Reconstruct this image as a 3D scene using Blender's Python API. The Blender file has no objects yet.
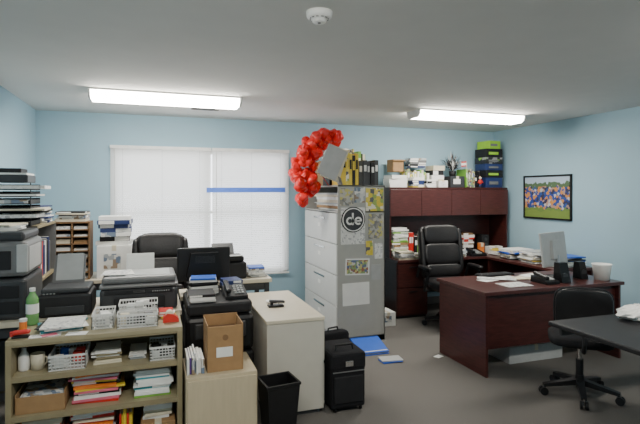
import bpy, bmesh, math, random
from mathutils import Vector, Matrix
random.seed(7)
pi=math.pi
# ---------------- materials ----------------
MATS={}
def mat(name,col,rough=.55,metal=0,var=.06,scale=12,bump=0,emis=0,stretch=None,trans=0,spec=None):
    if name in MATS: return MATS[name]
    m=bpy.data.materials.new(name); m.use_nodes=True; nt=m.node_tree; n=nt.nodes; l=nt.links
    b=n['Principled BSDF']
    tc=n.new('ShaderNodeTexCoord'); mp=n.new('ShaderNodeMapping'); l.new(tc.outputs['Object'],mp.inputs['Vector'])
    if stretch: mp.inputs['Scale'].default_value=stretch
    nz=n.new('ShaderNodeTexNoise'); nz.inputs['Scale'].default_value=scale; nz.inputs['Detail'].default_value=4
    l.new(mp.outputs[0],nz.inputs['Vector'])
    r=n.new('ShaderNodeValToRGB'); r.color_ramp.elements[0].position=.3; r.color_ramp.elements[1].position=.7
    r.color_ramp.elements[0].color=tuple(c*(1-var) for c in col)+(1,)
    r.color_ramp.elements[1].color=tuple(min(1,c*(1+var)) for c in col)+(1,)
    l.new(nz.outputs['Fac'],r.inputs['Fac']); l.new(r.outputs[0],b.inputs['Base Color'])
    b.inputs['Roughness'].default_value=rough; b.inputs['Metallic'].default_value=metal
    if spec is not None: b.inputs['Specular IOR Level'].default_value=spec
    if bump:
        bp=n.new('ShaderNodeBump'); bp.inputs['Strength'].default_value=bump; bp.inputs['Distance'].default_value=.005
        l.new(nz.outputs['Fac'],bp.inputs['Height']); l.new(bp.outputs[0],b.inputs['Normal'])
    if emis:
        b.inputs['Emission Color'].default_value=tuple(col)+(1,); b.inputs['Emission Strength'].default_value=emis
    if trans:
        out=n['Material Output']; t=n.new('ShaderNodeBsdfTranslucent'); t.inputs[0].default_value=tuple(col)+(1,)
        mx=n.new('ShaderNodeMixShader'); mx.inputs[0].default_value=trans
        l.new(b.outputs[0],mx.inputs[1]); l.new(t.outputs[0],mx.inputs[2]); l.new(mx.outputs[0],out.inputs[0])
    MATS[name]=m; return m
def print_mat(name,cols,scale=18,rough=.4):
    """printed paper: irregular blocks of colour"""
    if name in MATS: return MATS[name]
    m=bpy.data.materials.new(name); m.use_nodes=True; nt=m.node_tree; n=nt.nodes; l=nt.links
    b=n['Principled BSDF']; b.inputs['Roughness'].default_value=rough
    tc=n.new('ShaderNodeTexCoord'); v=n.new('ShaderNodeTexVoronoi'); v.distance='CHEBYCHEV'; v.inputs['Scale'].default_value=scale
    l.new(tc.outputs['Object'],v.inputs['Vector'])
    s=n.new('ShaderNodeSeparateColor'); l.new(v.outputs['Color'],s.inputs[0])
    r=n.new('ShaderNodeValToRGB'); r.color_ramp.interpolation='CONSTANT'
    e=r.color_ramp.elements
    while len(e)<len(cols): e.new(.5)
    for i,c in enumerate(cols): e[i].position=i/len(cols); e[i].color=tuple(c)+(1,)
    l.new(s.outputs[0],r.inputs[0]); l.new(r.outputs[0],b.inputs['Base Color'])
    MATS[name]=m; return m
wallm=mat('wall_paint',(.325,.49,.585),.7,var=.015,scale=3,bump=.03)
ceilm=mat('ceiling_paint',(.74,.725,.69),.9,var=.015,scale=5,bump=.05)
carpet=mat('carpet',(.155,.145,.134),.95,var=.32,scale=160,bump=.6,spec=.1)
white=mat('white_plastic',(.72,.72,.70),.45)
trimw=mat('white_trim',(.78,.78,.76),.5)
paper=mat('paper',(.80,.80,.77),.7,var=.03)
cream=mat('cream_paper',(.66,.60,.46),.7)
black=mat('black_plastic',(.009,.009,.010),.38,var=.1,spec=.35)
satin=mat('black_satin',(.013,.013,.015),.55,var=.15,spec=.35)
leather=mat('black_leather',(.012,.011,.012),.38,var=.25,scale=60,bump=.25,spec=.45)
fabric=mat('black_fabric',(.012,.012,.014),.9,var=.3,scale=120,bump=.3,spec=.2)
dgray=mat('dark_gray_plastic',(.038,.040,.044),.4,spec=.4)
mgray=mat('mid_gray_plastic',(.15,.152,.155),.4)
lgray=mat('light_gray_plastic',(.42,.43,.43),.4)
cabgray=mat('gray_painted_steel',(.40,.40,.375),.55,var=.03)
cabface=mat('drawer_face_gray',(.60,.61,.60),.5,var=.02)
cabwhite=mat('putty_steel',(.54,.515,.45),.45,var=.02)
laminate=mat('beige_laminate',(.62,.56,.44),.4,var=.06,scale=9,stretch=(1,6,1))
maple=mat('maple_panel',(.52,.44,.30),.45,var=.05,scale=6,stretch=(8,8,1))
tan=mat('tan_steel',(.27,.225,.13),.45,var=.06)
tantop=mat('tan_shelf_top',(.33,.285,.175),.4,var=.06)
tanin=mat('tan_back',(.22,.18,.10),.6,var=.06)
cherry=mat('cherry_wood',(.052,.013,.011),.34,var=.35,scale=10,stretch=(1,1,9))
cherryh=mat('cherry_wood_top',(.070,.021,.019),.30,var=.3,scale=10,stretch=(1,9,9))
kraft=mat('cardboard',(.34,.20,.09),.8,var=.08,scale=20)
dkraft=mat('dark_cardboard',(.20,.11,.05),.8)
chrome=mat('chrome',(.6,.6,.6),.2,metal=1)
alum=mat('brushed_aluminum',(.5,.51,.53),.35,metal=.8)
red=mat('red_plastic',(.60,.03,.02),.35)
balloonm=mat('red_latex',(.80,.022,.018),.3,var=.2)
orange=mat('orange_paper',(.75,.20,.03),.5)
yellow=mat('yellow_paper',(.75,.55,.05),.5)
green=mat('green_paper',(.20,.45,.06),.5)
lime=mat('lime_plastic',(.30,.58,.03),.4)
blue=mat('blue_plastic',(.02,.10,.50),.4)
navy=mat('navy_cover',(.015,.03,.12),.45)
teal=mat('teal_cover',(.03,.25,.30),.5)
pink=mat('pink_paper',(.65,.15,.22),.6)
purple=mat('purple_cover',(.12,.05,.25),.5)
tape=mat('blue_tape',(.20,.38,.88),.5,trans=.4)
blindm=mat('blind_vinyl',(.86,.86,.85),.5,var=.01,trans=.42)
lens=mat('fluorescent_diffuser',(1.0,.96,.87),.5,var=0,emis=46)
screenm=mat('dark_screen',(.01,.011,.014),.12)
mag1=print_mat('magazine_print_a',[(.7,.55,.05),(.8,.75,.6),(.3,.4,.1),(.1,.1,.12),(.75,.6,.1)],22)
mag2=print_mat('magazine_print_b',[(.35,.38,.4),(.6,.6,.58),(.15,.2,.28),(.7,.7,.66),(.3,.22,.15)],24)
mag3=print_mat('magazine_print_c',[(.25,.35,.15),(.55,.5,.2),(.6,.6,.55),(.3,.12,.08),(.12,.16,.28)],40)
mag4=print_mat('magazine_print_d',[(.30,.28,.24),(.5,.46,.36),(.2,.2,.2),(.55,.5,.15),(.42,.42,.40)],36)
txt=print_mat('text_sheet',[(.75,.75,.72),(.68,.68,.66),(.78,.78,.75),(.45,.45,.46),(.72,.72,.7)],60)
label=print_mat('package_print',[(.02,.02,.02),(.25,.5,.05),(.02,.02,.03),(.3,.3,.3),(.02,.02,.02)],14)
LIGHT=[paper,paper,paper,cream,txt,lgray,mag2]

# ---------------- builder ----------------
class B:
    def __init__(s,name): s.name=name; s.v=[]; s.f=[]; s.m=[]; s.sm=[]; s.mats=[]; s.M=Matrix.Identity(4)
    def mi(s,m):
        if m not in s.mats: s.mats.append(m)
        return s.mats.index(m)
    def add(s,vs,fs,m,smooth=False,T=None):
        o=len(s.v); T=s.M@T if T is not None else s.M
        s.v+= [T@Vector(v) for v in vs]; k=s.mi(m)
        for f in fs: s.f.append([o+i for i in f]); s.m.append(k); s.sm.append(smooth)
        return s
    def box(s,x0,x1,y0,y1,z0,z1,m,bev=0,rx=0,ry=0,rz=0,seg=2):
        c=Vector(((x0+x1)/2,(y0+y1)/2,(z0+z1)/2)); dx,dy,dz=abs(x1-x0)/2,abs(y1-y0)/2,abs(z1-z0)/2
        T=Matrix.Translation(c)@Matrix.Rotation(rz,4,'Z')@Matrix.Rotation(ry,4,'Y')@Matrix.Rotation(rx,4,'X')
        if bev<=0:
            vs=[(a*dx,b*dy,e*dz) for a in(-1,1) for b in(-1,1) for e in(-1,1)]
            fs=[(0,1,3,2),(4,6,7,5),(0,4,5,1),(2,3,7,6),(0,2,6,4),(1,5,7,3)]
            return s.add(vs,fs,m,False,T)
        bm=bmesh.new(); bmesh.ops.create_cube(bm,size=2)
        for v in bm.verts: v.co=Vector((v.co.x*dx,v.co.y*dy,v.co.z*dz))
        bmesh.ops.bevel(bm,geom=bm.edges[:],offset=min(bev,dx*.95,dy*.95,dz*.95),segments=seg,affect='EDGES',profile=.5)
        bm.verts.index_update(); vs=[v.co.copy() for v in bm.verts]; fs=[[v.index for v in f.verts] for f in bm.faces]; bm.free()
        return s.add(vs,fs,m,False,T)
    def cyl(s,p0,p1,r0,r1,m,seg=16,cap=True):
        p0=Vector(p0);p1=Vector(p1);d=p1-p0; q=d.to_track_quat('Z','Y').to_matrix().to_4x4(); L=d.length
        T=Matrix.Translation(p0)@q
        vs=[(r0*math.cos(2*pi*i/seg),r0*math.sin(2*pi*i/seg),0) for i in range(seg)]+[(r1*math.cos(2*pi*i/seg),r1*math.sin(2*pi*i/seg),L) for i in range(seg)]
        fs=[(i,(i+1)%seg,seg+(i+1)%seg,seg+i) for i in range(seg)]
        s.add(vs,fs,m,True,T)
        if cap: s.add(vs,[list(range(seg))[::-1],list(range(seg,2*seg))],m,False,T)
        return s
    def lathe(s,prof,c,m,seg=24,T=None):
        vs=[];fs=[];n=len(prof)
        for i in range(seg):
            a=2*pi*i/seg
            for r,z in prof: vs.append((r*math.cos(a),r*math.sin(a),z))
        for i in range(seg):
            j=(i+1)%seg
            for k in range(n-1): fs.append((i*n+k,j*n+k,j*n+k+1,i*n+k+1))
        TT=Matrix.Translation(c)
        if T is not None: TT=TT@T
        return s.add(vs,fs,m,True,TT)
    def sup(s,c,size,m,e1=.4,e2=.4,rx=0,ry=0,rz=0,nu=20,nv=12,bend=0):
        def pw(x,e): return math.copysign(abs(x)**e,x)
        vs=[];fs=[]
        for i in range(nv+1):
            ph=-pi/2+pi*i/nv
            for j in range(nu):
                th=2*pi*j/nu
                x=pw(math.cos(ph),e1)*pw(math.cos(th),e2);y=pw(math.cos(ph),e1)*pw(math.sin(th),e2);z=pw(math.sin(ph),e1)
                vs.append((x*size[0],y*size[1]+bend*x*x,z*size[2]))
        for i in range(nv):
            for j in range(nu):
                k=(j+1)%nu; fs.append((i*nu+j,i*nu+k,(i+1)*nu+k,(i+1)*nu+j))
        T=Matrix.Translation(c)@Matrix.Rotation(rz,4,'Z')@Matrix.Rotation(ry,4,'Y')@Matrix.Rotation(rx,4,'X')
        return s.add(vs,fs,m,True,T)
    def tube(s,pts,r,m,seg=10):
        pts=[Vector(p) for p in pts]
        for a,b in zip(pts,pts[1:]): s.cyl(a,b,r,r,m,seg,cap=False)
        for p in pts: s.sup(p,(r,r,r),m,1,1,nu=seg,nv=6)
        return s
    def prism(s,poly,axis,a,b,m):
        n=len(poly)
        def P(u,v,w): return {'x':(w,u,v),'y':(u,w,v),'z':(u,v,w)}[axis]
        vs=[P(u,v,a) for u,v in poly]+[P(u,v,b) for u,v in poly]
        fs=[(i,(i+1)%n,n+(i+1)%n,n+i) for i in range(n)]+[list(range(n))[::-1],list(range(n,2*n))]
        return s.add(vs,fs,m)
    def done(s,loc=None,rz=0,recalc=True):
        me=bpy.data.meshes.new(s.name); me.from_pydata([tuple(v) for v in s.v],[],s.f)
        for m in s.mats: me.materials.append(m)
        for p,k,q in zip(me.polygons,s.m,s.sm): p.material_index=k; p.use_smooth=q
        if recalc:
            bm=bmesh.new(); bm.from_mesh(me); bmesh.ops.recalc_face_normals(bm,faces=bm.faces[:]); bm.to_mesh(me); bm.free()
        me.update()
        o=bpy.data.objects.new(s.name,me); bpy.context.collection.objects.link(o)
        if loc: o.location=loc
        o.rotation_euler[2]=rz
        return o

# ---------------- room ----------------
XL,XR,YB,YF,HC=-1.19,4.73,5.95,-1.6,2.44
B('floor').box(XL-.1,XR+.1,YF-.1,YB+.1,-.1,0,carpet).done()
B('ceiling').box(XL-.1,XR+.1,YF-.1,YB+.1,HC,HC+.1,ceilm).done()
B('wall_left').box(XL-.1,XL,YF,YB,0,HC,wallm).done()
B('wall_right').box(XR,XR+.1,YF,YB,0,HC,wallm).done()
B('wall_front').box(XL-.1,XR+.1,YF-.1,YF,0,HC,wallm).done()
wx0,wx1,wz0,wz1=-.44,1.60,.56,2.06
B('wall_back').box(XL-.1,wx0,YB,YB+.1,0,HC,wallm).box(wx1,XR+.1,YB,YB+.1,0,HC,wallm).box(wx0,wx1,YB,YB+.1,0,wz0,wallm).box(wx0,wx1,YB,YB+.1,wz1,HC,wallm).done()
bb=mat('baseboard_vinyl',(.20,.19,.18),.5)
B('baseboard_back').box(XL,XR,YB-.012,YB-.001,0,.1,bb).done()
B('baseboard_left').box(XL+.001,XL+.012,YF,YB-.02,0,.1,bb).done()
B('baseboard_right').box(XR-.012,XR-.001,YF,YB-.02,0,.1,bb).done()
# window: frame, mullion, sill, glass
w=B('window_1')
w.box(wx0,wx1,YB+.01,YB+.07,wz0,wz0+.05,trimw).box(wx0,wx1,YB+.01,YB+.07,wz1-.05,wz1,trimw)
for x in (wx0,.585,wx1-.05): w.box(x,x+.05,YB+.01,YB+.07,wz0,wz1,trimw)
w.box(wx0,wx1,YB+.02,YB+.06,1.30,1.335,trimw)
w.done()
def blinds(x0,x1,name):
    b=B(name)
    b.box(x0,x1,YB-.055,YB-.012,2.045,2.085,trimw,.004)
    z=2.03;t=math.radians(64);k=0
    while z>.575:
        cx=YB-.032; h=.0125
        n=3;vs=[];fs=[]
        for i in range(n+1):
            q=-1+2*i/n; yy=cx+q*h*math.cos(t); zz=z-q*h*math.sin(t)*1.0
            cr=.002*(1-q*q)
            vs+=[(x0+.004,yy-cr,zz),(x1-.004,yy-cr,zz)]
        for i in range(n): fs.append((2*i,2*i+1,2*i+3,2*i+2))
        b.add(vs,fs,blindm,True); z-=.0225
    b.box(x0,x1,YB-.045,YB-.02,.545,.565,trimw,.003)
    for q in (.12,.5,.88):
        x=x0+(x1-x0)*q; b.cyl((x,YB-.047,.56),(x,YB-.047,2.05),.0012,.0012,lgray,6)
    b.cyl((x0+.05,YB-.052,1.2),(x0+.05,YB-.052,2.05),.004,.004,white,8)
    return b
blinds(-.455,.655,'window_blind').done()
blinds(.665,1.615,'window_blind').done()
b=B('blue_tape_strip'); b.box(.60,1.56,YB-.058,YB-.0565,1.555,1.615,tape,ry=-.004); b.done()

# ceiling fixtures (wraparound fluorescent)
def fixture(x0,x1,y0):
    b=B('fluorescent_ceiling_light'); y1=y0+.27
    prof=[(y0+.0,HC-.002),(y0+.012,HC-.055),(y0+.05,HC-.085),(y1-.05,HC-.085),(y1-.012,HC-.055),(y1,HC-.002)]
    n=len(prof); vs=[(x0+.02,u,v) for u,v in prof]+[(x1-.02,u,v) for u,v in prof]
    b.add(vs,[(i,i+1,n+i+1,n+i) for i in range(n-1)],lens)
    for a in (x0,x1-.02):
        b.prism([(u,v) for u,v in prof],'x',a,a+.02,trimw)
    b.box(x0,x1,y0-.004,y0+.004,HC-.016,HC-.001,trimw).box(x0,x1,y1-.004,y1+.004,HC-.016,HC-.001,trimw)
    return b.done()
fixture(-.52,.78,4.50); fixture(2.64,4.02,4.50); fixture(-.50,.77,.9); fixture(2.62,3.92,.9)
b=B('smoke_detector')
b.lathe([(0,HC-.052),(.03,HC-.052),(.034,HC-.046),(.036,HC-.034),(.055,HC-.032),(.062,HC-.022),(.066,HC-.001),(0,HC-.001)],(.77,2.26,0),trimw,32)
for i in range(12):
    a=2*pi*i/12; b.box(.77+.045*math.cos(a)-.002,.77+.045*math.cos(a)+.002,2.26+.045*math.sin(a)-.006,2.26+.045*math.sin(a)+.006,HC-.036,HC-.031,mgray,rz=a)
b.cyl((.77,2.26,HC-.055),(.77,2.26,HC-.05),.008,.008,mgray)
b.done()
b=B('ceiling_air_vent')
b.box(.36,.68,5.12,5.30,HC-.008,HC-.001,trimw,.003)
for i in range(6): b.box(.38,.66,5.14+i*.026,5.155+i*.026,HC-.014,HC-.007,mgray,rx=.5)
b.done()

# ---------------- helpers for clutter ----------------
def stack(name,cx,cy,z,w,d,n,pal,tmin=.004,tmax=.02,rot=.12,off=.015,seed=0,base_rz=0,b=None,fin=True):
    R=random.Random(seed); b=b or B(name)
    for i in range(n):
        t=R.uniform(tmin,tmax); ww=w*R.uniform(.85,1);dd=d*R.uniform(.85,1)
        ox,oy=R.uniform(-off,off),R.uniform(-off,off); m=R.choice(pal)
        b.box(cx+ox-ww/2,cx+ox+ww/2,cy+oy-dd/2,cy+oy+dd/2,z,z+t,m,rz=base_rz+R.uniform(-rot,rot))
        if t>.014 and m not in (paper,cream): # page block showing
            b.box(cx+ox-ww/2+.003,cx+ox+ww/2-.003,cy+oy-dd/2-.0,cy+oy+dd/2-.004,z+.003,z+t-.003,paper,rz=base_rz)
        z+=t+.0004
    if fin: b.done()
    return z
def row(name,x0,x1,y0,y1,z,hmin,hmax,tmin,tmax,pal,seed=0,axis='x'):
    R=random.Random(seed); b=B(name); x=x0
    while True:
        t=R.uniform(tmin,tmax)
        if x+t>x1: break
        h=R.uniform(hmin,hmax);d=R.uniform(0,.03); m=R.choice(pal)
        if axis=='x':
            b.box(x,x+t-.001,y0+d,y1,z,z+h,m,.0015); b.box(x+.002,x+t-.003,y0+d+.004,y1-.003,z+h-.004,z+h+.0005,paper)
            if t>.025: b.box(x+t*.2,x+t*.8,y0+d-.001,y0+d+.001,z+h*.55,z+h*.8,paper)
        else:
            b.box(y0+d,y1,x,x+t-.001,z,z+h,m,.0015); b.box(y0+d+.004,y1-.003,x+.002,x+t-.003,z+h-.004,z+h+.0005,paper)
        x+=t
    return b.done()
def basket(name,x0,x1,y0,y1,z,h,fill=None,seed=1):
    b=B(name); n=4; t=.004
    b.box(x0+.01,x1-.01,y0+.01,y1-.01,z,z+.004,white)
    for zz in [z+.0+h*i/4 for i in range(5)]:
        th=.006 if zz<z+h*.95 else .012
        b.box(x0,x1,y0,y0+t,zz,zz+th,white).box(x0,x1,y1-t,y1,zz,zz+th,white).box(x0,x0+t,y0,y1,zz,zz+th,white).box(x1-t,x1,y0,y1,zz,zz+th,white)
    nx=max(4,int((x1-x0)/.018)); ny=max(3,int((y1-y0)/.018))
    for i in range(nx+1):
        x=x0+(x1-x0-.004)*i/nx
        b.box(x,x+.004,y0,y0+t,z,z+h,white).box(x,x+.004,y1-t,y1,z,z+h,white)
    for i in range(ny+1):
        y=y0+(y1-y0-.004)*i/ny
        b.box(x0,x0+t,y,y+.004,z,z+h,white).box(x1-t,x1,y,y+.004,z,z+h,white)
    if fill:
        R=random.Random(seed)
        for i in range(9):
            cx=R.uniform(x0+.035,x1-.035);cy=R.uniform(y0+.03,y1-.03)
            b.box(cx-.025,cx+.025,cy-.018,cy+.018,z+.01,z+h*R.uniform(.6,1.15),R.choice(fill),.003,rz=R.uniform(-.2,.2),rx=R.uniform(-.1,.1))
    return b.done()
def carton(name,x0,x1,y0,y1,z0,z1,m=kraft,open_=False,rz=0,lab=None):
    b=B(name)
    if open_:
        t=.005
        b.box(x0,x1,y0,y1,z0,z0+t,m).box(x0,x1,y0,y0+t,z0,z1,m).box(x0,x1,y1-t,y1,z0,z1,m).box(x0,x0+t,y0,y1,z0,z1,m).box(x1-t,x1,y0,y1,z0,z1,m)
        b.box(x0,x1,y0-.03,y0,z1-.015,z1-.011,m,rx=.5); b.box(x1,x1+.04,y0,y1,z1-.012,z1-.008,m,ry=.4)
    else:
        b.box(x0,x1,y0,y1,z0,z1,m,.003); c=(x0+x1)/2
        b.box(c-.02,c+.02,y0-.0005,y1+.0005,z1-.001,z1+.001,cream)
        b.box(c-.02,c+.02,y0-.001,y0,z1-.05,z1,cream)
    if lab: b.box(x0+(x1-x0)*.2,x0+(x1-x0)*.7,y0-.002,y0,z0+(z1-z0)*.3,z0+(z1-z0)*.75,lab)
    return b.done()

# ---------------- bookcase (front left) ----------------
bx0,bx1,by0,by1=-.765,.17,3.08,3.50
b=B('low_bookcase')
for z,t in ((.715,.026),(.525,.012),(.305,.012),(.05,.012)):
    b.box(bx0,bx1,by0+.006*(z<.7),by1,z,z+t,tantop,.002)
    b.box(bx0+.03,bx1-.03,by0+.004,by0+.008,z-.018 if z<.7 else z-.012,z+t,tan)
b.box(bx0,bx0+.03,by0,by1,0,.716,tan,.002).box(bx1-.03,bx1,by0,by1,0,.716,tan,.002)
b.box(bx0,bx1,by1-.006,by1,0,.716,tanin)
b.box(bx0+.03,bx1-.03,by0+.02,by0+.03,0,.05,tan)
b.done()
z0=.742
# top of bookcase
stack('loose_document_pile',-.52,3.30,z0,.24,.26,6,[paper,txt,paper,satin,teal],.002,.010,.4,.02,3)
b=B('loose_flyers'); b.box(-.66,-.50,3.10,3.17,z0,z0+.002,txt,rz=.1).box(-.47,-.36,3.09,3.16,z0,z0+.002,paper,rz=-.15).box(-.6,-.52,3.11,3.16,z0+.0025,z0+.004,pink,rz=.4); b.done()
b=B('red_stapler'); b.box(-.745,-.66,3.12,3.16,z0,z0+.012,satin,.004).box(-.745,-.655,3.122,3.158,z0+.018,z0+.042,red,.01,ry=-.06).cyl((-.745,3.14,z0+.01),(-.745,3.14,z0+.035),.012,.012,red); b.done()
b=B('green_water_bottle'); b.lathe([(0,z0),(.033,z0),(.035,z0+.01),(.035,z0+.09),(.032,z0+.11),(.035,z0+.13),(.034,z0+.16),(.015,z0+.195),(.014,z0+.205),(0,z0+.205)],(-.705,3.43,0),mat('green_translucent',(.16,.36,.12),.15),20); b.cyl((-.705,3.43,z0+.07),(-.705,3.43,z0+.13),.0362,.0362,paper,20,False); b.cyl((-.705,3.43,z0+.205),(-.705,3.43,z0+.225),.017,.017,white); b.done()
b=B('pill_bottle'); b.cyl((-.72,3.27,z0),(-.72,3.27,z0+.06),.02,.02,orange).cyl((-.72,3.27,z0+.06),(-.72,3.27,z0+.075),.022,.022,white); b.done()
basket('wire_basket',-.345,-.225,3.18,3.40,z0,.075,[white,paper,lgray],2)
basket('wire_basket',-.205,.03,3.14,3.26,z0,.07,[paper,satin,cream,mgray],3)
basket('wire_basket',-.205,.03,3.30,3.46,z0,.10,[white,mgray,satin],4)
b=B('red_tape_dispenser'); b.prism([(.06,z0),(.155,z0),(.155,z0+.02),(.12,z0+.05),(.085,z0+.055),(.06,z0+.03)],'y',3.2,3.26,red); b.cyl((.10,3.205,z0+.045),(.10,3.255,z0+.045),.025,.025,cream); b.done()
stack('notepad_pile',.09,3.38,z0,.10,.13,3,[yellow,red,paper],.008,.02,.2,.01,8)
# compartment 1
z1=.538
b=B('spray_bottle')
b.lathe([(0,z1),(.028,z1),(.03,z1+.01),(.03,z1+.08),(.012,z1+.11),(.012,z1+.13),(0,z1+.13)],(-.70,3.2,0),white,18); b.box(-.725,-.685,3.19,3.21,z1+.128,z1+.15,dgray,.004); b.done()
b=B('coffee_mug'); b.lathe([(0,z1),(.035,z1),(.038,z1+.09),(.034,z1+.09),(.032,z1+.01),(0,z1+.01)],(-.63,3.2,0),cream,20)
b.tube([(-.595,3.2,z1+.07),(-.582,3.2,z1+.06),(-.582,3.2,z1+.035),(-.595,3.2,z1+.02)],.004,cream,8); b.done()
basket('wire_basket',-.565,-.37,3.12,3.36,z1,.075,[red,paper,satin,blue,white],5)
stack('envelope_pile',-.26,3.28,z1,.16,.24,8,[tan,paper,paper,cream],.003,.012,.1,.01,6)
stack('envelope_pile',-.09,3.30,z1,.10,.24,6,[paper,paper,mag2],.003,.012,.1,.005,16)
basket('wire_basket',-.02,.13,3.12,3.34,z1,.07,[satin,paper,dgray,white],7)
# compartment 2
z2=.318
b=B('open_cardboard_box'); t=.005
b.box(-.725,-.475,3.11,3.4,z2,z2+t,kraft).box(-.725,-.475,3.11,3.115,z2,z2+.095,kraft).box(-.725,-.475,3.395,3.4,z2,z2+.13,kraft).box(-.725,-.72,3.11,3.4,z2,z2+.11,kraft).box(-.48,-.475,3.11,3.4,z2,z2+.11,kraft)
b.box(-.71,-.49,3.13,3.38,z2+.006,z2+.085,paper).box(-.70,-.5,3.14,3.37,z2+.085,z2+.10,mag2,rz=.08); b.done()
stack('book_pile',-.31,3.26,z2,.27,.22,14,[orange,pink,paper,red,orange,yellow,paper,satin,red],.008,.018,.15,.012,11)
stack('document_pile',.005,3.27,z2,.22,.26,11,[paper,paper,green,cream,paper,teal],.008,.020,.05,.01,12)
# compartment 3
z3=.063
stack('magazine_pile',-.61,3.27,z3,.22,.26,12,[paper,cream,mag2,orange,paper],.01,.022,.08,.01,13)
stack('book_pile',-.33,3.27,z3,.24,.26,12,[paper,orange,paper,cream,red,mag2,paper],.01,.024,.1,.01,14)
row('folder_row',-.19,-.10,3.13,3.4,z3,.17,.21,.01,.02,[orange,red,yellow,pink],4)
carton('small_carton',-.07,.13,3.12,3.42,z3,z3+.10,kraft,lab=paper)
stack('ledger_pile',.03,3.28,z3+.103,.18,.24,5,[paper,cream,tan],.01,.02,.08,.006,15)

# ---------------- work tables ----------------
def table(name,x0,x1,y0,y1,h,top,leg,tt=.035):
    b=B(name); b.box(x0,x1,y0,y1,h-tt,h,top,.004)
    for x in (x0+.04,x1-.04):
        for y in (y0+.04,y1-.04): b.box(x-.02,x+.02,y-.02,y+.02,0,h-tt,leg,.003)
    b.box(x0+.06,x1-.06,y0+.035,y0+.045,h-tt-.07,h-tt,leg).box(x0+.06,x1-.06,y1-.045,y1-.035,h-tt-.07,h-tt,leg)
    return b.done()
table('printer_table',-1.16,.19,3.53,4.16,.74,laminate,dgray)
table('side_table',-1.16,-.14,4.98,5.5,.74,laminate,dgray)
table('small_stand',.40,1.02,4.32,4.85,.78,laminate,dgray)
zt=.742
# laser printer left
b=B('laser_printer')
b.box(-1.14,-.77,3.58,4.08,zt,zt+.26,dgray,.02).box(-1.14,-.77,3.60,4.08,zt+.27,zt+.50,mgray,.03).box(-1.12,-.79,3.62,4.06,zt+.5,zt+.56,dgray,.02)
b.box(-1.10,-.81,3.574,3.585,zt+.04,zt+.12,satin,.004).box(-1.10,-.81,3.574,3.585,zt+.14,zt+.22,satin,.004)
b.box(-.83,-.765,3.592,3.612,zt+.3,zt+.48,lgray,.006).box(-.775,-.768,3.66,4.0,zt+.30,zt+.46,lgray,.004)
b.box(-1.10,-.86,3.59,3.606,zt+.32,zt+.44,satin,.004); b.done()
stack('printout_pile',-.95,3.84,zt+.561,.22,.28,5,[paper,txt,paper,cream],.003,.012,.25,.02,61)
# small inkjet
b=B('inkjet_printer')
b.box(-.705,-.385,3.56,3.86,zt,zt+.15,satin,.02).box(-.69,-.40,3.58,3.84,zt+.15,zt+.185,dgray,.012)
b.box(-.66,-.43,3.49+.065,3.565,zt+.02,zt+.07,dgray,.003)
b.prism([(3.79,zt+.17),(3.85,zt+.17),(3.93,zt+.36),(3.915,zt+.365)],'x',-.66,-.46,mgray)
b.prism([(3.80,zt+.18),(3.805,zt+.18),(3.90,zt+.375),(3.895,zt+.378)],'x',-.64,-.47,lgray)
for i in range(4): b.cyl((-.67+.02*i,3.575,zt+.151),(-.67+.02*i,3.575,zt+.156),.006,.006,lgray,10)
b.done()
# all in one
b=B('all_in_one_printer')
b.box(-.34,.165,3.58,3.98,zt,zt+.155,dgray,.02)
b.box(-.345,.17,3.575,3.985,zt+.158,zt+.185,mgray,.012)
b.box(-.33,.155,3.60,3.96,zt+.187,zt+.235,mgray,.018).box(-.29,.115,3.64,3.92,zt+.232,zt+.237,lgray,.002)
b.box(-.25,.08,3.566,3.585,zt+.02,zt+.10,satin,.004).box(-.24,.07,3.545,3.58,zt+.012,zt+.02,mgray,.002)
b.box(-.31,.13,3.569,3.582,zt+.12,zt+.15,satin,.003); b.box(-.13,-.05,3.566,3.572,zt+.124,zt+.146,screenm)
for i in range(8): b.cyl((-.0+.015*i,3.572,zt+.134),(-.0+.015*i,3.566,zt+.134),.004,.004,lgray,8)
b.prism([(3.93,zt+.2),(3.98,zt+.2),(4.04,zt+.34),(4.025,zt+.345)],'x',-.19,.01,white)
b.prism([(3.935,zt+.2),(3.94,zt+.2),(4.01,zt+.33),(4.005,zt+.333)],'x',-.18,.0,paper)
b.done()
stack('scan_sheets',-.24,3.77,zt+.239,.18,.24,3,[paper,txt],.001,.003,.2,.02,5)
# bookcase behind with tray tower
b=B('tall_supply_shelf')
b.box(-1.17,-.83,4.2,4.22,0,1.30,mgray).box(-1.17,-.83,4.93,4.95,0,1.30,mgray)
for z in (.06,.45,.85,1.28): b.box(-1.17,-.83,4.2,4.95,z,z+.02,tan,.002)
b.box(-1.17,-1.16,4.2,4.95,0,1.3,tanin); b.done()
row('binder_row',4.24,4.9,-1.1,-.86,.871,.24,.3,.03,.055,[satin,navy,paper,red,mgray],3,'y')
b=B('letter_tray_tower'); zz=1.301
for i in range(6):
    z=zz+i*.055
    b.box(-1.15,-.88,4.22,4.56,z,z+.004,satin).box(-1.15,-1.145,4.22,4.56,z,z+.045,satin).box(-.885,-.88,4.22,4.56,z,z+.035,satin).box(-1.15,-.88,4.555,4.56,z,z+.045,satin)
    b.box(-1.15,-.88,4.22,4.226,z,z+.03,dgray)
    for x in (-1.148,-.884): b.box(x-.003,x+.003,4.24,4.25,z,z+.056,satin)
    b.box(-1.13,-.89+.05*(i%3),4.21,4.52,z+.008,z+.022+.012*(i%2),[paper,txt,cream,mag2][i%4],rz=.04*((i%3)-1))
b.box(-1.14,-.90,4.23,4.5,zz+.331,zz+.39,dgray,.008); b.box(-1.13,-.91,4.24,4.49,zz+.391,zz+.405,paper).box(-1.13,-.95,4.26,4.46,zz+.406,zz+.44,satin,.006); b.done()
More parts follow.
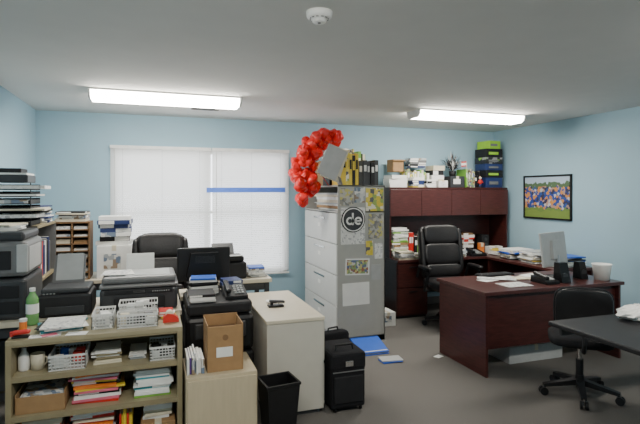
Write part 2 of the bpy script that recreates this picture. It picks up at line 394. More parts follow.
stack('magazine_pile',-.97,4.76,1.301,.25,.28,11,[navy,paper,blue,satin,paper,mag2],.006,.018,.2,.02,22)
# sorter
b=B('literature_sorter')
sx0,sx1,sy0,sy1,sz0,sz1=-.86,-.56,5.02,5.30,zt,1.28
b.box(sx0,sx0+.012,sy0,sy1,sz0,sz1,dkraft).box(sx1-.012,sx1,sy0,sy1,sz0,sz1,dkraft).box(sx0,sx1,sy1-.008,sy1,sz0,sz1,dkraft).box(-.716,-.704,sy0,sy1,sz0,sz1,dkraft)
for i in range(9): 
    z=sz0+(sz1-sz0-.01)*i/8; b.box(sx0,sx1,sy0,sy1,z,z+.008,dkraft)
    if i<8:
        b.box(sx0+.02,-.725,sy0+.01,sy1-.02,z+.009,z+.03+.01*(i%3),[paper,cream,mag2,txt][i%4]); b.box(-.695,sx1-.02,sy0+.015,sy1-.02,z+.009,z+.025+.012*(i%2),[txt,paper,kraft][i%3])
b.done()
stack('magazine_pile',-.71,5.16,1.283,.26,.24,6,[mag2,navy,paper,cream,satin],.008,.022,.2,.015,23)
carton('white_storage_box',-.50,-.20,5.02,5.32,zt,1.05,paper,lab=mag2)
stack('binder_pile',-.345,5.16,1.054,.30,.25,7,[satin,mag2,satin,paper,navy],.03,.045,.15,.012,25)
# copier
b=B('office_copier'); cx0,cx1,cy0,cy1=.21,.68,3.42,3.93
b.box(cx0+.02,cx1-.02,cy0+.02,cy1,.0,.06,dgray).box(cx0,cx1,cy0,cy1,.06,.44,satin,.02).box(cx0,cx1,cy0,cy1,.45,.70,black,.03)
b.box(cx0+.01,cx1-.01,cy0+.02,cy1,.705,.79,satin,.02)
b.box(cx0+.04,cx1-.04,cy0-.006,cy0+.01,.09,.24,dgray,.006).box(cx0+.04,cx1-.04,cy0-.006,cy0+.01,.26,.41,dgray,.006)
b.box(cx0+.06,cx1-.06,cy0-.01,cy0+.01,.55,.66,dgray,.01); b.box(cx0+.14,cx1-.14,cy0-.012,cy0-.004,.20,.22,black); b.done()
# monitor seen from behind on its own stand behind the copier
table('monitor_stand',.205,.72,3.97,4.28,.74,laminate,dgray)
b=B('computer_monitor')
b.box(-.215,.215,-.02,.02,.09,.36,satin,.012).prism([(-.15,.12),(.15,.12),(.11,.32),(-.11,.32)],'y',-.07,-.018,black)
b.box(-.205,.205,.0195,.0215,.105,.35,screenm).box(-.035,.035,-.055,-.025,.012,.2,black,.006).box(-.12,.12,-.09,.08,0,.014,black,.006)
for i in range(6): b.box(-.08,.08,-.073,-.069,.24+.01*i,.244+.01*i,dgray)
mo=b.done((.40,4.14,.742),.06)
stack('binder_pile',.33,3.58,.793,.20,.22,3,[paper,satin,blue],.01,.03,.1,.005,31)
b=B('desk_telephone'); b.prism([(3.50,.793),(3.70,.793),(3.70,.86),(3.50,.815)],'x',.49,.65,black)
b.box(.495,.535,3.50,3.70,.85,.885,black,.014,rx=.2)
for i in range(4):
    for j in range(3): b.box(.56+j*.025,.577+j*.025,3.53+i*.035,3.55+i*.035,.828+i*.0085,.836+i*.0085,lgray)
b.done()
stack('folder_pile',.36,3.82,.793,.22,.17,7,[blue,paper,satin,paper],.01,.024,.15,.01,33)
stack('notebook_pile',.58,3.82,.793,.15,.17,5,[navy,satin,paper],.01,.024,.15,.01,133)
b=B('fax_machine'); b.box(.44,.80,4.36,4.66,.783,.93,satin,.02).box(.46,.78,4.38,4.6,.93,.985,black,.02).prism([(4.56,.96),(4.63,.96),(4.69,1.07),(4.675,1.075)],'x',.52,.72,dgray)
b.box(.46,.60,4.352,4.365,.86,.92,lgray,.004).box(.48,.76,4.37,4.45,.985,.99,lgray,.002); b.done()
stack('mail_pile',.90,4.5,.783,.15,.22,6,LIGHT+[blue],.008,.024,.2,.01,34)

# ---------------- low maple cabinet + magazine box ----------------
b=B('maple_cabinet'); b.box(.185,.615,3.0,3.38,.0,.45,maple,.004).box(.195,.605,2.988,3.0,.03,.43,maple,.002); b.done()
zm=.452
b=B('cardboard_magazine_file')
b.box(.315,.535,3.05,3.055,zm,.73,kraft).box(.315,.535,3.29,3.295,zm,.75,kraft).box(.315,.32,3.05,3.29,zm,.74,kraft).box(.53,.535,3.05,3.29,zm,.74,kraft).box(.315,.535,3.05,3.29,zm,zm+.005,kraft)
b.box(.335,.515,3.06,3.28,zm+.006,.68,dkraft); b.box(.37,.47,3.047,3.05,.54,.60,paper).cyl((.425,3.045,.66),(.425,3.05,.66),.018,.018,dkraft); b.done()
row('magazine_row',.195,.305,3.04,3.28,zm,.08,.12,.01,.02,[paper,mag2,purple,mag2],9)
b=B('trash_can')
def rbox(hw,hd,z): return [(-hw,-hd,z),(hw,-hd,z),(hw,hd,z),(-hw,hd,z)]
hh=.355
vs=rbox(.085,.075,0)+rbox(.108,.10,hh-.02)+rbox(.114,.106,hh-.015)+rbox(.114,.106,hh)+rbox(.101,.093,hh)+rbox(.078,.068,.01)
fs=[(3,2,1,0)]
for k in range(5):
    for i in range(4): j=(i+1)%4; fs.append((4*k+i,4*k+j,4*k+4+j,4*k+4+i))
fs.append((20,21,22,23)); b.add(vs,fs,black); b.done((.765,3.06,0),.12)

# ---------------- putty lateral file ----------------
b=B('lateral_file_cabinet'); x0,x1,y0,y1=.735,1.145,3.26,4.22
b.box(x0,x1,y0,y1,.03,.655,cabwhite,.004).box(x0+.02,x1-.02,y0+.02,y1-.02,0,.03,dgray)
b.box(x0-.006,x1+.006,y0-.008,y1+.006,.655,.68,laminate,.004)
for z in (.05,.36): b.box(x1,x1+.012,y0+.02,y1-.02,z,z+.29,cabwhite,.003).box(x1+.012,x1+.02,3.6,3.9,z+.22,z+.235,chrome)
b.done()
b=B('hole_punch'); b.box(.83,.95,3.62,3.68,.682,.697,black,.004).box(.84,.96,3.63,3.67,.712,.73,dgray,.008,ry=.1).cyl((.86,3.65,.69),(.86,3.65,.72),.012,.012,black).cyl((.92,3.65,.69),(.92,3.65,.715),.01,.01,chrome); b.done()
stack('sticky_note_pile',.89,3.8,.682,.08,.08,3,[paper,satin],.003,.008,.3,.005,41)

# ---------------- rolling case ----------------
b=B('rolling_catalog_case'); b.box(1.182,1.44,3.20,3.54,.03,.40,fabric,.018).box(1.177,1.445,3.195,3.545,.30,.42,fabric,.02)
b.box(1.20,1.42,3.19,3.205,.07,.26,satin,.008)
for x in (1.21,1.405): b.cyl((x,3.51,.03),(x+.012,3.51,.03),.03,.03,black); b.cyl((x,3.23,.02),(x+.012,3.23,.02),.02,.02,black); b.box(x,x+.012,3.22,3.24,.02,.05,black)
b.tube([(1.24,3.28,.42),(1.245,3.29,.455),(1.37,3.29,.455),(1.375,3.28,.42)],.008,black)
b.box(1.28,1.34,3.182,3.198,.33,.37,chrome,.003); b.box(1.19,1.43,3.188,3.196,.29,.296,mgray); b.done()

# ---------------- tall gray lateral file ----------------
gx0,gx1,gy0,gy1=1.79,2.32,4.66,5.78
b=B('tall_lateral_file')
b.box(gx0,gx1,gy0,gy0+.012,.0,1.63,cabgray,.002).box(gx0,gx1,gy1-.012,gy1,0,1.63,cabgray,.002).box(gx1-.012,gx1,gy0,gy1,0,1.63,cabgray,.002)
b.box(gx0,gx1,gy0,gy1,1.615,1.63,cabgray,.002).box(gx0,gx1,gy0,gy1,1.345,1.36,cabgray,.002).box(gx0+.01,gx1,gy0,gy1,0,.06,cabgray)
b.box(gx0+.03,gx1,gy0+.012,gy1-.012,.06,1.345,dgray)
for z in (.065,.385,.705,1.025):
    b.box(gx0-.012,gx0+.012,gy0+.016,gy1-.016,z,z+.312,cabface,.004)
    b.box(gx0-.02,gx0-.01,gy0+.38,gy1-.38,z+.24,z+.262,chrome,.003)
    b.box(gx0-.014,gx0-.011,gy0+.52,gy1-.52,z+.15,z+.19,paper)
b.done()
stack('file_folder_pile',2.0,5.2,1.361,.3,.8,8,[paper,cream,kraft,lgray,paper],.01,.035,.04,.02,51)
# decorations
def sheet(name,x0,x1,z0,z1,m,k=0,ry=0): 
    b=B(name); b.box(x0,x1,gy0-.004-k,gy0-.001-k,z0,z1,m,ry=ry)
    return b
sheet('magazine_cover',1.81,1.96,1.42,1.60,mag4).done()
sheet('magazine_cover',2.10,2.30,1.36,1.60,mag1).done()
sheet('magazine_cover',1.97,2.09,1.45,1.61,mag2).done()
sheet('posted_card',2.13,2.29,1.07,1.33,mag4).done()
sheet('posted_sheet',1.82,2.09,1.02,1.40,txt).done()
sheet('posted_card',2.10,2.18,.90,1.05,mag1).done()
b=sheet('posted_photo',1.87,2.14,.70,.87,paper,0,.03); b.box(1.885,2.125,gy0-.0055,gy0-.004,.715,.855,mag3,ry=.03); b.done()
sheet('posted_card',2.16,2.27,.64,.80,lgray).done()
sheet('posted_notice',1.84,2.14,.39,.62,paper,0,-.02).done()
sheet('posted_card',2.20,2.29,.86,1.02,txt).done()
b=B('round_logo_sign'); T=Matrix.Rotation(pi/2,4,'X')
b.cyl((1.955,gy0-.006,1.275),(1.955,gy0-.012,1.275),.132,.132,satin,40)
b.cyl((1.955,gy0-.0121,1.275),(1.955,gy0-.014,1.275),.122,.122,paper,40)
b.cyl((1.955,gy0-.0141,1.275),(1.955,gy0-.0155,1.275),.110,.110,dgray,40)
# letters d and e built as flat rings and bars
def arc(cx,cz,r0,r1,a0,a1,n=24):
    vs=[];fs=[]
    for i in range(n+1):
        a=a0+(a1-a0)*i/n
        vs+=[(cx+r0*math.cos(a),gy0-.0175,cz+r0*math.sin(a)),(cx+r1*math.cos(a),gy0-.0175,cz+r1*math.sin(a))]
    for i in range(n): fs.append((2*i,2*i+1,2*i+3,2*i+2))
    b.add(vs,fs,paper)
arc(1.915,1.262,.022,.042,0,2*pi); b.box(1.937,1.957,gy0-.0175,gy0-.0155,1.22,1.345,paper)
arc(2.007,1.262,.022,.042,0,1.75*pi); b.box(1.975,2.045,gy0-.0175,gy0-.0155,1.255,1.268,paper)
b.done()
# on top
zc=1.632
b=B('yellow_book_set')
for i,(xx,hh,mm) in enumerate(((1.825,.34,yellow),(1.86,.36,yellow),(1.895,.34,mag1),(1.93,.33,yellow),(1.965,.31,satin),(2.0,.33,yellow))):
    b.box(xx,xx+.034,4.70,4.93,zc,zc+hh,mm,.002).box(xx+.003,xx+.031,4.704,4.926,zc+.004,zc+hh+.001,paper).box(xx+.006,xx+.028,4.698,4.70,zc+hh*.5,zc+hh*.8,satin if mm is yellow else yellow)
b.done()
row('binder_row',2.05,2.31,4.70,4.97,zc,.24,.32,.025,.05,[satin,dgray,dgray,satin,mag4],62)
row('magazine_row',1.85,2.3,5.05,5.3,zc,.30,.42,.015,.04,[mag1,paper,yellow,satin,green,kraft],63)
carton('shipping_box',1.9,2.28,5.38,5.72,zc,zc+.30,kraft)
stack('catalog_pile',2.09,5.55,zc+.302,.28,.24,5,[paper,yellow,mag2,satin],.02,.04,.2,.01,163)
b=B('leaning_poster_board'); b.box(1.60,1.81,4.60,4.61,1.70,2.02,lgray,ry=.42,rz=-.05).box(1.63,1.84,4.615,4.625,1.68,2.02,cream,ry=.34).prism([(1.80,1.6325),(1.82,1.6325),(1.80,1.70),(1.77,1.72)],'y',4.60,4.69,mgray); b.done()
# balloons
b=B('red_balloon_cluster'); R=random.Random(5)
path=[(1.82,4.86,2.15),(1.74,4.87,2.15),(1.66,4.88,2.11),(1.57,4.9,2.06),(1.50,4.9,1.99),(1.45,4.92,1.90),(1.43,4.92,1.81),(1.43,4.92,1.70),(1.46,4.92,1.60),(1.51,4.93,1.52),(1.56,4.92,1.90),(1.55,4.95,1.78),(1.58,4.95,1.68),(1.66,4.93,2.0),(1.60,4.95,1.60)]
anchor=Vector((1.62,4.93,1.83))
for (px_,py_,pz_) in path:
  for k in range(5):
    c=Vector((px_+R.uniform(-.04,.06),py_+R.uniform(-.06,.12),pz_+R.uniform(-.06,.05))); r=R.uniform(.035,.062); q=(anchor-c+Vector((R.uniform(-.3,.3),R.uniform(-.3,.3),R.uniform(-.3,.3)))).normalized()
    rot=(-q).to_track_quat('Z','Y').to_matrix().to_4x4()
    prof=[]
    for i in range(11):
        a=pi*i/10; rr=math.sin(a)*r; z=-math.cos(a)*r*(1.35 if a<pi/2 else 1.0)
        if i==0: rr=.005
        prof.append((rr,z))
    vs=[];n=len(prof);seg=14;fs=[];ph1=R.uniform(0,6);ph2=R.uniform(0,6);am=R.uniform(.08,.28)
    for i in range(seg):
        an=2*pi*i/seg
        for jj,(rr,z) in enumerate(prof):
            w1=1+am*math.sin(3*an+ph1+jj*.5); vs.append((rr*w1*math.cos(an),rr*w1*math.sin(an),z*(1+am*math.sin(2*an+ph2))))
    for i in range(seg):
        j=(i+1)%seg
        for kk in range(n-1): fs.append((i*n+kk,j*n+kk,j*n+kk+1,i*n+kk+1))
    b.add(vs,fs,balloonm,True,Matrix.Translation(c)@rot)
    b.cyl(c+q*r*1.3,c+q*(r*1.33+.012),.003,.009,balloonm,8)
  p=Vector((px_,py_,pz_)); pts=[p+(anchor-p)*s/6+Vector((.02*math.sin(s*2),.02*math.cos(s*2.3),.02*math.sin(s*1.7))) for s in range(7)]
  for a,c2 in zip(pts,pts[1:]): b.cyl(a,c2,.003,.003,red,5,cap=False)
b.cyl((1.64,4.93,1.83),(1.80,4.98,1.636),.004,.004,red,6)
b.done()

# ---------------- cherry credenza + hutch ----------------
hx0,hx1=2.83,4.64
b=B('cherry_credenza')
b.box(hx0,hx1,5.33,5.92,.69,.72,cherryh,.003).box(hx0,hx0+.43,5.36,5.90,.03,.69,cherry,.003).box(hx1-.43,hx1,5.36,5.90,.03,.69,cherry,.003)
b.box(hx0+.43,hx1-.43,5.84,5.86,.2,.69,cherry)
for xa in (hx0,hx1-.43):
    b.box(xa+.01,xa+.42,5.38,5.88,0,.03,satin)
    for za,zb in ((.05,.37),(.385,.67)):
        b.box(xa+.01,xa+.42,5.342,5.358,za,zb,cherry,.003); b.box(xa+.16,xa+.27,5.328,5.34,zb-.05,zb-.035,satin,.003)
b.done()
b=B('cherry_hutch')
b.box(hx0,hx0+.022,5.55,5.92,.722,1.60,cherry).box(hx1-.022,hx1,5.55,5.92,.722,1.60,cherry)
b.box(hx0,hx1,5.55,5.92,1.595,1.62,cherry,.002).box(hx0,hx1,5.56,5.92,1.25,1.272,cherry).box(hx0,hx1,5.905,5.92,.722,1.6,cherry)
n=4; ww=(hx1-hx0)/n
for i in range(n): b.box(hx0+i*ww+.003,hx0+(i+1)*ww-.003,5.533,5.549,1.252,1.592,cherryh,.003)
b.done()
# front desk and bridge
b=B('cherry_desk')
b.box(2.62,4.18,3.40,4.14,.69,.72,cherryh,.003)
b.box(2.64,2.665,3.42,4.12,0,.69,cherry,.002).box(4.13,4.155,3.42,4.12,0,.69,cherry,.002)
b.box(2.665,4.13,3.46,3.48,.22,.69,cherry); b.done()
b=B('cherry_bridge'); b.box(4.10,4.66,4.145,5.325,.69,.72,cherryh,.003).box(4.62,4.64,4.16,5.31,.25,.69,cherry).box(4.12,4.64,5.28,5.30,0,.69,cherry); b.done()
carton('flat_storage_box',3.05,3.66,3.62,3.95,0,.15,lgray)
# hutch interior stuff
zq=.7215
stack('report_pile',3.0,5.67,zq,.24,.2,20,LIGHT+[green,kraft],.01,.03,.2,.01,71)
row('binder_row',3.15,3.38,5.66,5.86,zq,.22,.36,.02,.05,[satin,paper,mag2,green,paper,red],72)
stack('letter_pile',2.98,5.44,zq,.22,.16,8,LIGHT,.006,.016,.2,.008,73)
stack('letter_pile',3.25,5.45,zq,.22,.15,6,LIGHT+[green],.006,.02,.2,.008,173)
row('file_row',3.40,3.60,5.68,5.86,zq,.18,.30,.02,.04,[paper,cream,mag2,kraft],76)
stack('magazine_pile',3.76,5.73,zq,.26,.2,12,[paper,mag2,satin,kraft,blue],.01,.03,.2,.01,74)
stack('letter_pile',3.72,5.42,zq,.24,.16,8,LIGHT+[mag3],.006,.018,.3,.008,274)
b=B('desk_telephone'); b.prism([(5.34,zq),(5.52,zq),(5.52,zq+.07),(5.34,zq+.025)],'x',3.92,4.14,black); b.box(3.93,3.97,5.345,5.515,zq+.055,zq+.09,black,.014,rx=.2)
for i in range(4):
    for j in range(3): b.box(4.0+j*.03,4.02+j*.03,5.36+i*.038,5.385+i*.038,zq+.036+i*.009,zq+.044+i*.009,lgray)
b.done()
stack('small_book_pile',4.10,5.77,zq,.18,.2,9,[dkraft,paper,satin,cream,red],.015,.04,.1,.005,77)
b=B('speaker'); b.box(4.34,4.46,5.70,5.84,zq,zq+.24,satin,.01).cyl((4.40,5.70,zq+.08),(4.40,5.694,zq+.08),.045,.045,dgray).cyl((4.40,5.70,zq+.18),(4.40,5.694,zq+.18),.022,.022,dgray); b.done()
carton('orange_box',4.23,4.30,5.60,5.66,zq,zq+.14,orange)
carton('tissue_box',4.36,4.58,5.57,5.67,zq,zq+.09,paper,lab=yellow)
stack('note_pile',4.42,5.43,zq,.26,.16,6,[paper,paper,yellow,txt],.004,.014,.2,.01,75)
# hutch top
zh=1.622
stack('white_box_pile',2.99,5.70,zh,.26,.22,3,[paper,white,mag2],.045,.06,.08,.006,81)
carton('shipping_box',2.93,3.09,5.66,5.82,zh+.20,zh+.36,kraft,open_=True)
row('file_row',3.15,3.50,5.70,5.88,zh,.17,.26,.02,.05,[paper,mag3,green,cream,satin,lgray,mag1],82)
zz=stack('book_pile',3.25,5.61,zh,.18,.12,6,[yellow,mag2,paper,navy,mgray],.014,.03,.15,.005,183)
zz=stack('media_box_pile',3.44,5.61,zh,.15,.12,5,[satin,paper,mag3,red,paper],.014,.03,.2,.005,184)
stack('catalog_pile',3.34,5.79,zh+.263,.26,.15,5,[satin,mag2,navy,paper,mgray],.014,.03,.3,.008,182)
stack('white_box_pile',3.62,5.76,zh,.18,.20,5,[paper,mag1,satin,cream,lgray],.04,.07,.12,.006,83)
carton('tissue_box',3.56,3.70,5.57,5.63,zh,zh+.09,paper,lab=txt)
carton('black_shoe_box',3.76,3.98,5.60,5.84,zh,zh+.15,dgray,lab=paper)
row('folder_row',4.03,4.30,5.64,5.86,zh,.15,.26,.015,.04,[green,orange,paper,satin,mag3,satin],84)
b=B('toy_figurine')
b.cyl((4.22,5.585,zh),(4.22,5.585,zh+.012),.025,.025,satin).sup((4.22,5.585,zh+.075),(.022,.016,.035),red,.8,.8).sup((4.22,5.585,zh+.128),(.017,.017,.02),cream,1,1)
for s in (-1,1): b.tube([(4.22+s*.009,5.585,zh+.012),(4.22+s*.009,5.585,zh+.05)],.007,navy,8); b.tube([(4.22+s*.02,5.585,zh+.098),(4.22+s*.038,5.578,zh+.065)],.006,red,8)
b.done()
# dark feathery decoration
zp=zh+.153
b=B('tinsel_plant'); R=random.Random(9)
b.lathe([(0,zp),(.04,zp),(.05,zp+.07),(.042,zp+.07),(.035,zp+.02),(0,zp+.02)],(3.87,5.72,0),satin,18)
for i in range(170):
    a=R.uniform(0,2*pi); e=R.uniform(.7,1.5); L=R.uniform(.12,.30); p=Vector((3.87,5.72,zp+.06)); pts=[p]
    for k in range(4):
        ee=e-.45*k*(R.random()); p=p+Vector((.8*math.cos(a)*math.cos(ee),.4*math.sin(a)*math.cos(ee),math.sin(ee)))*(L/4); pts.append(p)
    q=Vector((-math.sin(a),math.cos(a),0.3)).normalized()
    vs=[];W=[.003,.007,.008,.006,.001]
    for pp,wd in zip(pts,W): vs+=[pp-q*wd,pp+q*wd]
    b.add(vs,[(2*k,2*k+1,2*k+3,2*k+2) for k in range(4)],R.choice([satin,satin,satin,black,dgray,mgray,paper]))
b.done()
b=B('small_flag'); b.cyl((4.03,5.59,zh),(4.03,5.59,zh+.01),.022,.022,satin).cyl((4.03,5.59,zh),(4.0,5.59,zh+.36),.003,.003,cream,8).box(3.92,4.0,5.5895,5.5905,zh+.28,zh+.35,paper,ry=-.08).box(3.92,4.0,5.588,5.5895,zh+.33,zh+.35,red,ry=-.08).box(3.92,4.0,5.588,5.5895,zh+.28,zh+.295,red,ry=-.08); b.done()
b=B('boxed_supplies_stack')
zz=zh
for h,m,w_,r in ((.14,navy,.27,0),(.10,satin,.29,.05),(.09,navy,.28,-.04),(.09,label,.29,.03),(.12,satin,.28,0),(.11,lime,.2,.1)):
    b.box(4.48-w_/2,4.48+w_/2,5.62,5.86,zz,zz+h-.002,m,.003,rz=r); b.box(4.48-w_*.35,4.48+w_*.2,5.605,5.612,zz+h*.3,zz+h*.6,lime if m is satin else mgray); zz+=h
b.done()

# ---------------- desk top items ----------------
zd=.7215
b=B('flat_panel_monitor')
b.M=Matrix.Translation((0,0,.28))@Matrix.Rotation(-.12,4,'X')@Matrix.Translation((0,0,-.28))
b.box(-.24,.24,-.012,.012,.11,.44,lgray,.008).box(-.225,.225,.0115,.0135,.125,.425,screenm).prism([(-.10,.18),(.10,.18),(.08,.36),(-.08,.36)],'y',-.04,-.01,lgray)
b.M=Matrix.Identity(4)
b.cyl((0,-.05,.01),(0,-.04,.22),.022,.018,alum).lathe([(0,0),(.11,0),(.11,.008),(.03,.02),(0,.02)],(0,-.03,0),satin,28)
b.done((3.76,3.83,zd),math.radians(19))
b=B('desk_telephone'); b.prism([(3.50,zd),(3.70,zd),(3.70,zd+.06),(3.50,zd+.025)],'x',3.36,3.51,black); b.box(3.37,3.41,3.51,3.69,zd+.05,zd+.085,black,.014,rx=.18); b.box(3.43,3.49,3.54,3.66,zd+.04,zd+.05,lgray,rx=.17); b.done()
b=B('computer_speaker'); b.prism([(3.52,zd),(3.63,zd),(3.62,zd+.18),(3.56,zd+.18)],'x',3.56,3.66,black); b.cyl((3.61,3.54,zd+.06),(3.61,3.532,zd+.06),.03,.03,dgray); b.done()
b=B('computer_speaker'); b.prism([(3.62,zd),(3.73,zd),(3.72,zd+.16),(3.66,zd+.16)],'x',3.90,3.98,black); b.cyl((3.94,3.64,zd+.06),(3.94,3.632,zd+.06),.03,.03,dgray); b.done()
b=B('waste_paper_tub'); b.lathe([(0,zd),(.065,zd),(.085,zd+.14),(.09,zd+.15),(.082,zd+.15),(.06,zd+.01),(0,zd+.01)],(4.07,3.55,0),paper,24); b.done()
stack('memo_pile',3.10,3.60,zd,.28,.2,2,[txt,paper],.001,.003,.3,.02,91)
b=B('scattered_papers'); R=random.Random(12)
for i in range(10):
    cx,cy=R.uniform(3.0,3.6),R.uniform(3.82,3.95); b.box(cx-.09,cx+.09,cy-.06,cy+.06,zd+i*.0012,zd+.001+i*.0012,R.choice([paper,txt,paper,cream]),rz=R.uniform(-.8,.8))
b.done()
for i,(cx,cy) in enumerate(((4.40,4.34),(4.38,4.68),(4.36,5.04))):
    stack('paperwork_pile',cx,cy,zd,.38,.27,11,LIGHT+([yellow] if i==1 else [satin,blue]),.004,.018,.25,.02,92+i)
b=B('pencil_cup'); b.lathe([(0,zd),(.035,zd),(.037,zd+.1),(.033,zd+.1),(.03,zd+.01),(0,zd+.01)],(4.10,4.05,0),satin,18)
for i,mm in enumerate((yellow,red,blue,paper)): b.cyl((4.10+.01*math.cos(i*1.6),4.05+.01*math.sin(i*1.6),zd+.012),(4.10+.03*math.cos(i*1.6),4.05+.03*math.sin(i*1.6),zd+.17),.004,.004,mm,8)
b.done()
b=B('computer_keyboard'); b.box(3.05,3.45,4.02,4.13,zd,zd+.016,satin,.004)
for i in range(12):
    for j in range(4): b.box(3.065+i*.031,3.09+i*.031,4.03+j*.025,4.05+j*.025,zd+.016,zd+.021,dgray)
b.done()

# ---------------- chairs ----------------
def star(b,z=.0,R=.3,m=satin,col=chrome,h=.42):
    for i in range(5):
        a=2*pi*i/5+.3; e=Vector((math.cos(a)*R,math.sin(a)*R,.075)); c=Vector((0,0,.115))
        d=Vector((-math.sin(a),math.cos(a),0))
        vs=[c-d*.03+Vector((0,0,.02)),c+d*.03+Vector((0,0,.02)),c+d*.03-Vector((0,0,.025)),c-d*.03-Vector((0,0,.025)),e-d*.018+Vector((0,0,.012)),e+d*.018+Vector((0,0,.012)),e+d*.018-Vector((0,0,.012)),e-d*.018-Vector((0,0,.012))]
        b.add(vs,[(0,1,5,4),(1,2,6,5),(2,3,7,6),(3,0,4,7),(4,5,6,7),(3,2,1,0)],m)
        w0=e+Vector((0,0,-.045))
        for sgn in (-1,1): b.cyl(w0+d*sgn*.008,w0+d*sgn*.026,.03,.03,m,14)
        b.cyl(w0,e,.008,.008,col,8)
    b.cyl((0,0,.09),(0,0,.16),.035,.03,m).cyl((0,0,.16),(0,0,h),.018,.018,col).cyl((0,0,.16),(0,0,h-.12),.027,.027,m)
def exec_chair(name,loc,rz,top=1.19,arms=True,w=.26):
    b=B(name); star(b)
    b.box(-.12,.12,-.12,.12,.40,.44,satin,.01)
    b.sup((0,-.02,.485),(w,.26,.065),leather,.45,.35); b.sup((0,-.25,.475),(w*.95,.06,.055),leather,.8,.5)
    H_=top-.55; t=.16
    def bk(z): return .22+(z-.5)*t
    b.sup((0,bk(.55+H_/2)+.03,.52+H_/2),(w,.045,H_/2+.02),leather,.35,.35,rx=-t,bend=-.03)
    hs=[.22,.40,.36]; z=.55
    for i,hh in enumerate(hs):
        h2=H_*hh; b.sup((0,bk(z+h2/2)-.02,z+h2/2),(w*(.86 if i<2 else .82),.05,h2*.56),leather,.5,.35,rx=-t,bend=-.03); z+=h2
    for s in (-1,1): b.sup((s*w*.9,bk(.85)-.03,.85),(.035,.05,(top-.6)*.48),leather,.6,.8,rx=-t)
    if arms:
        for s in (-1,1):
            X=s*(w+.045)
            b.tube([(s*.15,.0,.42),(X,.02,.42),(X,-.1,.64),(X,-.02,.67)],.016,satin); b.tube([(X,-.1,.64),(X,.16,.67),(X,.22,.55)],.016,satin)
            b.sup((X,.01,.685),(.032,.15,.022),leather,.6,.5)
    return b.done(loc,rz)
exec_chair('executive_chair',(3.29,4.90,0),math.radians(-6),1.16,True,.275)
exec_chair('office_chair',(.07,4.62,0),math.radians(0),1.17,False,.25)
b=B('task_chair'); star(b,R=.27,h=.40); b.box(-.1,.1,-.1,.1,.38,.41,satin,.01)
b.sup((0,0,.44),(.22,.21,.04),fabric,.5,.45); b.tube([(0,.05,.40),(0,.23,.40),(0,.27,.46),(0,.26,.62)],.016,satin)
b.sup((0,.225,.70),(.20,.035,.17),fabric,.5,.6,rx=-.08,bend=-.03); b.sup((0,.258,.70),(.19,.018,.162),black,.5,.6,rx=-.08,bend=-.03); b.done((3.10,2.90,0),math.radians(140))

# ---------------- right foreground table ----------------
b=B('black_folding_table'); b.box(2.38,3.95,1.22,2.47,.71,.74,satin,.008)
b.box(2.42,3.91,2.40,2.42,.66,.71,dgray).box(2.42,3.91,1.27,1.29,.66,.71,dgray)
for x in (2.78,3.6):
    b.box(x-.02,x+.02,1.4,2.3,.0,.03,satin,.005); b.box(x-.02,x+.02,1.4,2.3,.67,.71,satin,.003)
    for y in (1.5,2.12): b.box(x-.02,x+.02,y-.025,y+.025,.03,.67,satin,.003)
b.done()
b=B('crumpled_plastic_bag'); R=random.Random(3)
vs=[];fs=[];nu,nv=18,9
for i in range(nv+1):
    ph=-pi/2+pi*i/nv
    for j in range(nu):
        th=2*pi*j/nu; k=1+R.uniform(-.16,.16); vs.append((2.96+.14*k*math.cos(ph)*math.cos(th),2.32+.09*k*math.cos(ph)*math.sin(th),max(.7415,.78+.05*k*math.sin(ph))))
for i in range(nv):
    for j in range(nu): k=(j+1)%nu; fs.append((i*nu+j,i*nu+k,(i+1)*nu+k,(i+1)*nu+j))
b.add(vs,fs,paper); b.done()

# ---------------- floor items ----------------
b=B('blue_ring_binder'); b.box(1.86,2.16,4.24,4.50,0,.008,blue,.002).box(1.86,2.16,4.24,4.50,.055,.063,blue,.002,rx=.28).box(1.88,2.15,4.26,4.48,.009,.035,paper).box(1.86,2.16,4.50,4.51,0,.10,blue); b.done(None)
stack('pamphlet_pile',2.08,4.06,0.001,.22,.14,3,[paper,lgray,blue],.003,.012,.3,.01,197)
b=B('black_laptop_bag'); b.sup((1.62,4.36,.12),(.17,.05,.12),fabric,.35,.4,rz=.2); b.tube([(1.56,4.34,.23),(1.57,4.34,.27),(1.67,4.37,.27),(1.68,4.37,.23)],.008,satin); b.done()
carton('white_carton',2.50,2.68,5.1,5.35,0,.16,paper,lab=mag2)
b=B('scrap_paper'); b.box(2.52,2.60,3.98,4.04,.001,.004,paper,rz=.4); b.done()

# ---------------- framed photo on right wall ----------------
m=bpy.data.materials.new('team_photo_print'); m.use_nodes=True; nt=m.node_tree; n=nt.nodes; l=nt.links; pb=n['Principled BSDF']; pb.inputs['Roughness'].default_value=.35
tc=n.new('ShaderNodeTexCoord'); sp=n.new('ShaderNodeSeparateXYZ'); l.new(tc.outputs['Object'],sp.inputs[0])
mr=n.new('ShaderNodeMapRange'); mr.inputs[1].default_value=-.27; mr.inputs[2].default_value=.27; l.new(sp.outputs[2],mr.inputs[0])
nz=n.new('ShaderNodeTexNoise'); nz.inputs['Scale'].default_value=14; l.new(tc.outputs['Object'],nz.inputs['Vector'])
ad=n.new('ShaderNodeMath'); ad.operation='MULTIPLY_ADD'; ad.inputs[1].default_value=.25; l.new(nz.outputs[0],ad.inputs[0]); l.new(mr.outputs[0],ad.inputs[2])
cr=n.new('ShaderNodeValToRGB'); cr.color_ramp.interpolation='CONSTANT'; e=cr.color_ramp.elements
for _ in range(2): e.new(.5)
for i,(p,c) in enumerate(((0,(.17,.25,.06)),(.30,(.14,.22,.06)),(.8,(.08,.14,.07)),(.95,(.40,.50,.62)))): e[i].position=p; e[i].color=c+(1,)
l.new(ad.outputs[0],cr.inputs[0])
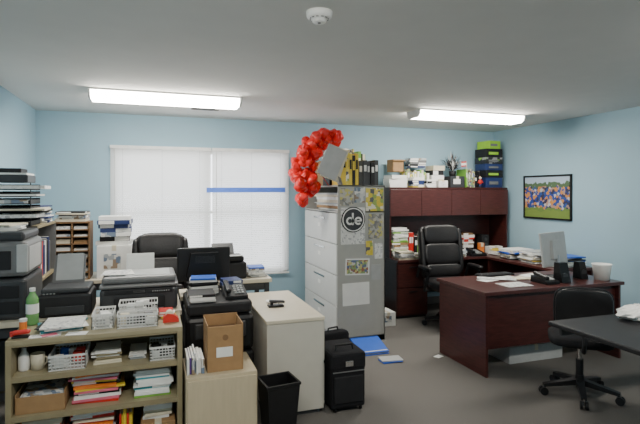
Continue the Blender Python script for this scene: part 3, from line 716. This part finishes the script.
vo=n.new('ShaderNodeTexVoronoi'); vo.inputs['Scale'].default_value=30; l.new(tc.outputs['Object'],vo.inputs['Vector'])
s2=n.new('ShaderNodeSeparateColor'); l.new(vo.outputs['Color'],s2.inputs[0]); c2=n.new('ShaderNodeValToRGB'); c2.color_ramp.interpolation='CONSTANT'; e=c2.color_ramp.elements
for _ in range(4): e.new(.5)
for i,(p,c) in enumerate(((0,(.02,.06,.30)),(.28,(.45,.47,.50)),(.40,(.03,.09,.30)),(.55,(.55,.24,.06)),(.75,(.04,.04,.08)),(.88,(.40,.25,.18)))): e[i].position=p; e[i].color=c+(1,)
l.new(s2.outputs[0],c2.inputs[0])
g1=n.new('ShaderNodeMath'); g1.operation='COMPARE'; g1.inputs[1].default_value=.62; g1.inputs[2].default_value=.25; l.new(ad.outputs[0],g1.inputs[0])
mx=n.new('ShaderNodeMix'); mx.data_type='RGBA'; l.new(g1.outputs[0],mx.inputs[0]); l.new(cr.outputs[0],mx.inputs[6]); l.new(c2.outputs[0],mx.inputs[7]); l.new(mx.outputs[2],pb.inputs['Base Color'])
b=B('framed_team_photo'); yc,zcn=4.92,1.495; hw,hh=.395,.28
b.box(-.012,0,-hw+.015,hw-.015,-hh+.015,hh-.015,m)
for a in ((-hw,-hw+.02,-hh,hh),(hw-.02,hw,-hh,hh),(-hw,hw,-hh,-hh+.02),(-hw,hw,hh-.02,hh)): b.box(-.025,0,a[0],a[1],a[2],a[3],black,.002)
b.done((XR-.002,yc,zcn))

# ---------------- world + camera ----------------
wd=bpy.data.worlds.new('sky'); bpy.context.scene.world=wd; wd.use_nodes=True
bg=wd.node_tree.nodes['Background']; bg.inputs[0].default_value=(.92,.96,1,1); bg.inputs[1].default_value=4.5
cam=bpy.data.cameras.new('camera'); co=bpy.data.objects.new('camera',cam); bpy.context.collection.objects.link(co)
cam.sensor_width=36; cam.lens=488/640*36; cam.shift_y=-20/640
co.location=(0,0,1.56); co.rotation_euler=(pi/2,0,-math.radians(18.9)); bpy.context.scene.camera=co
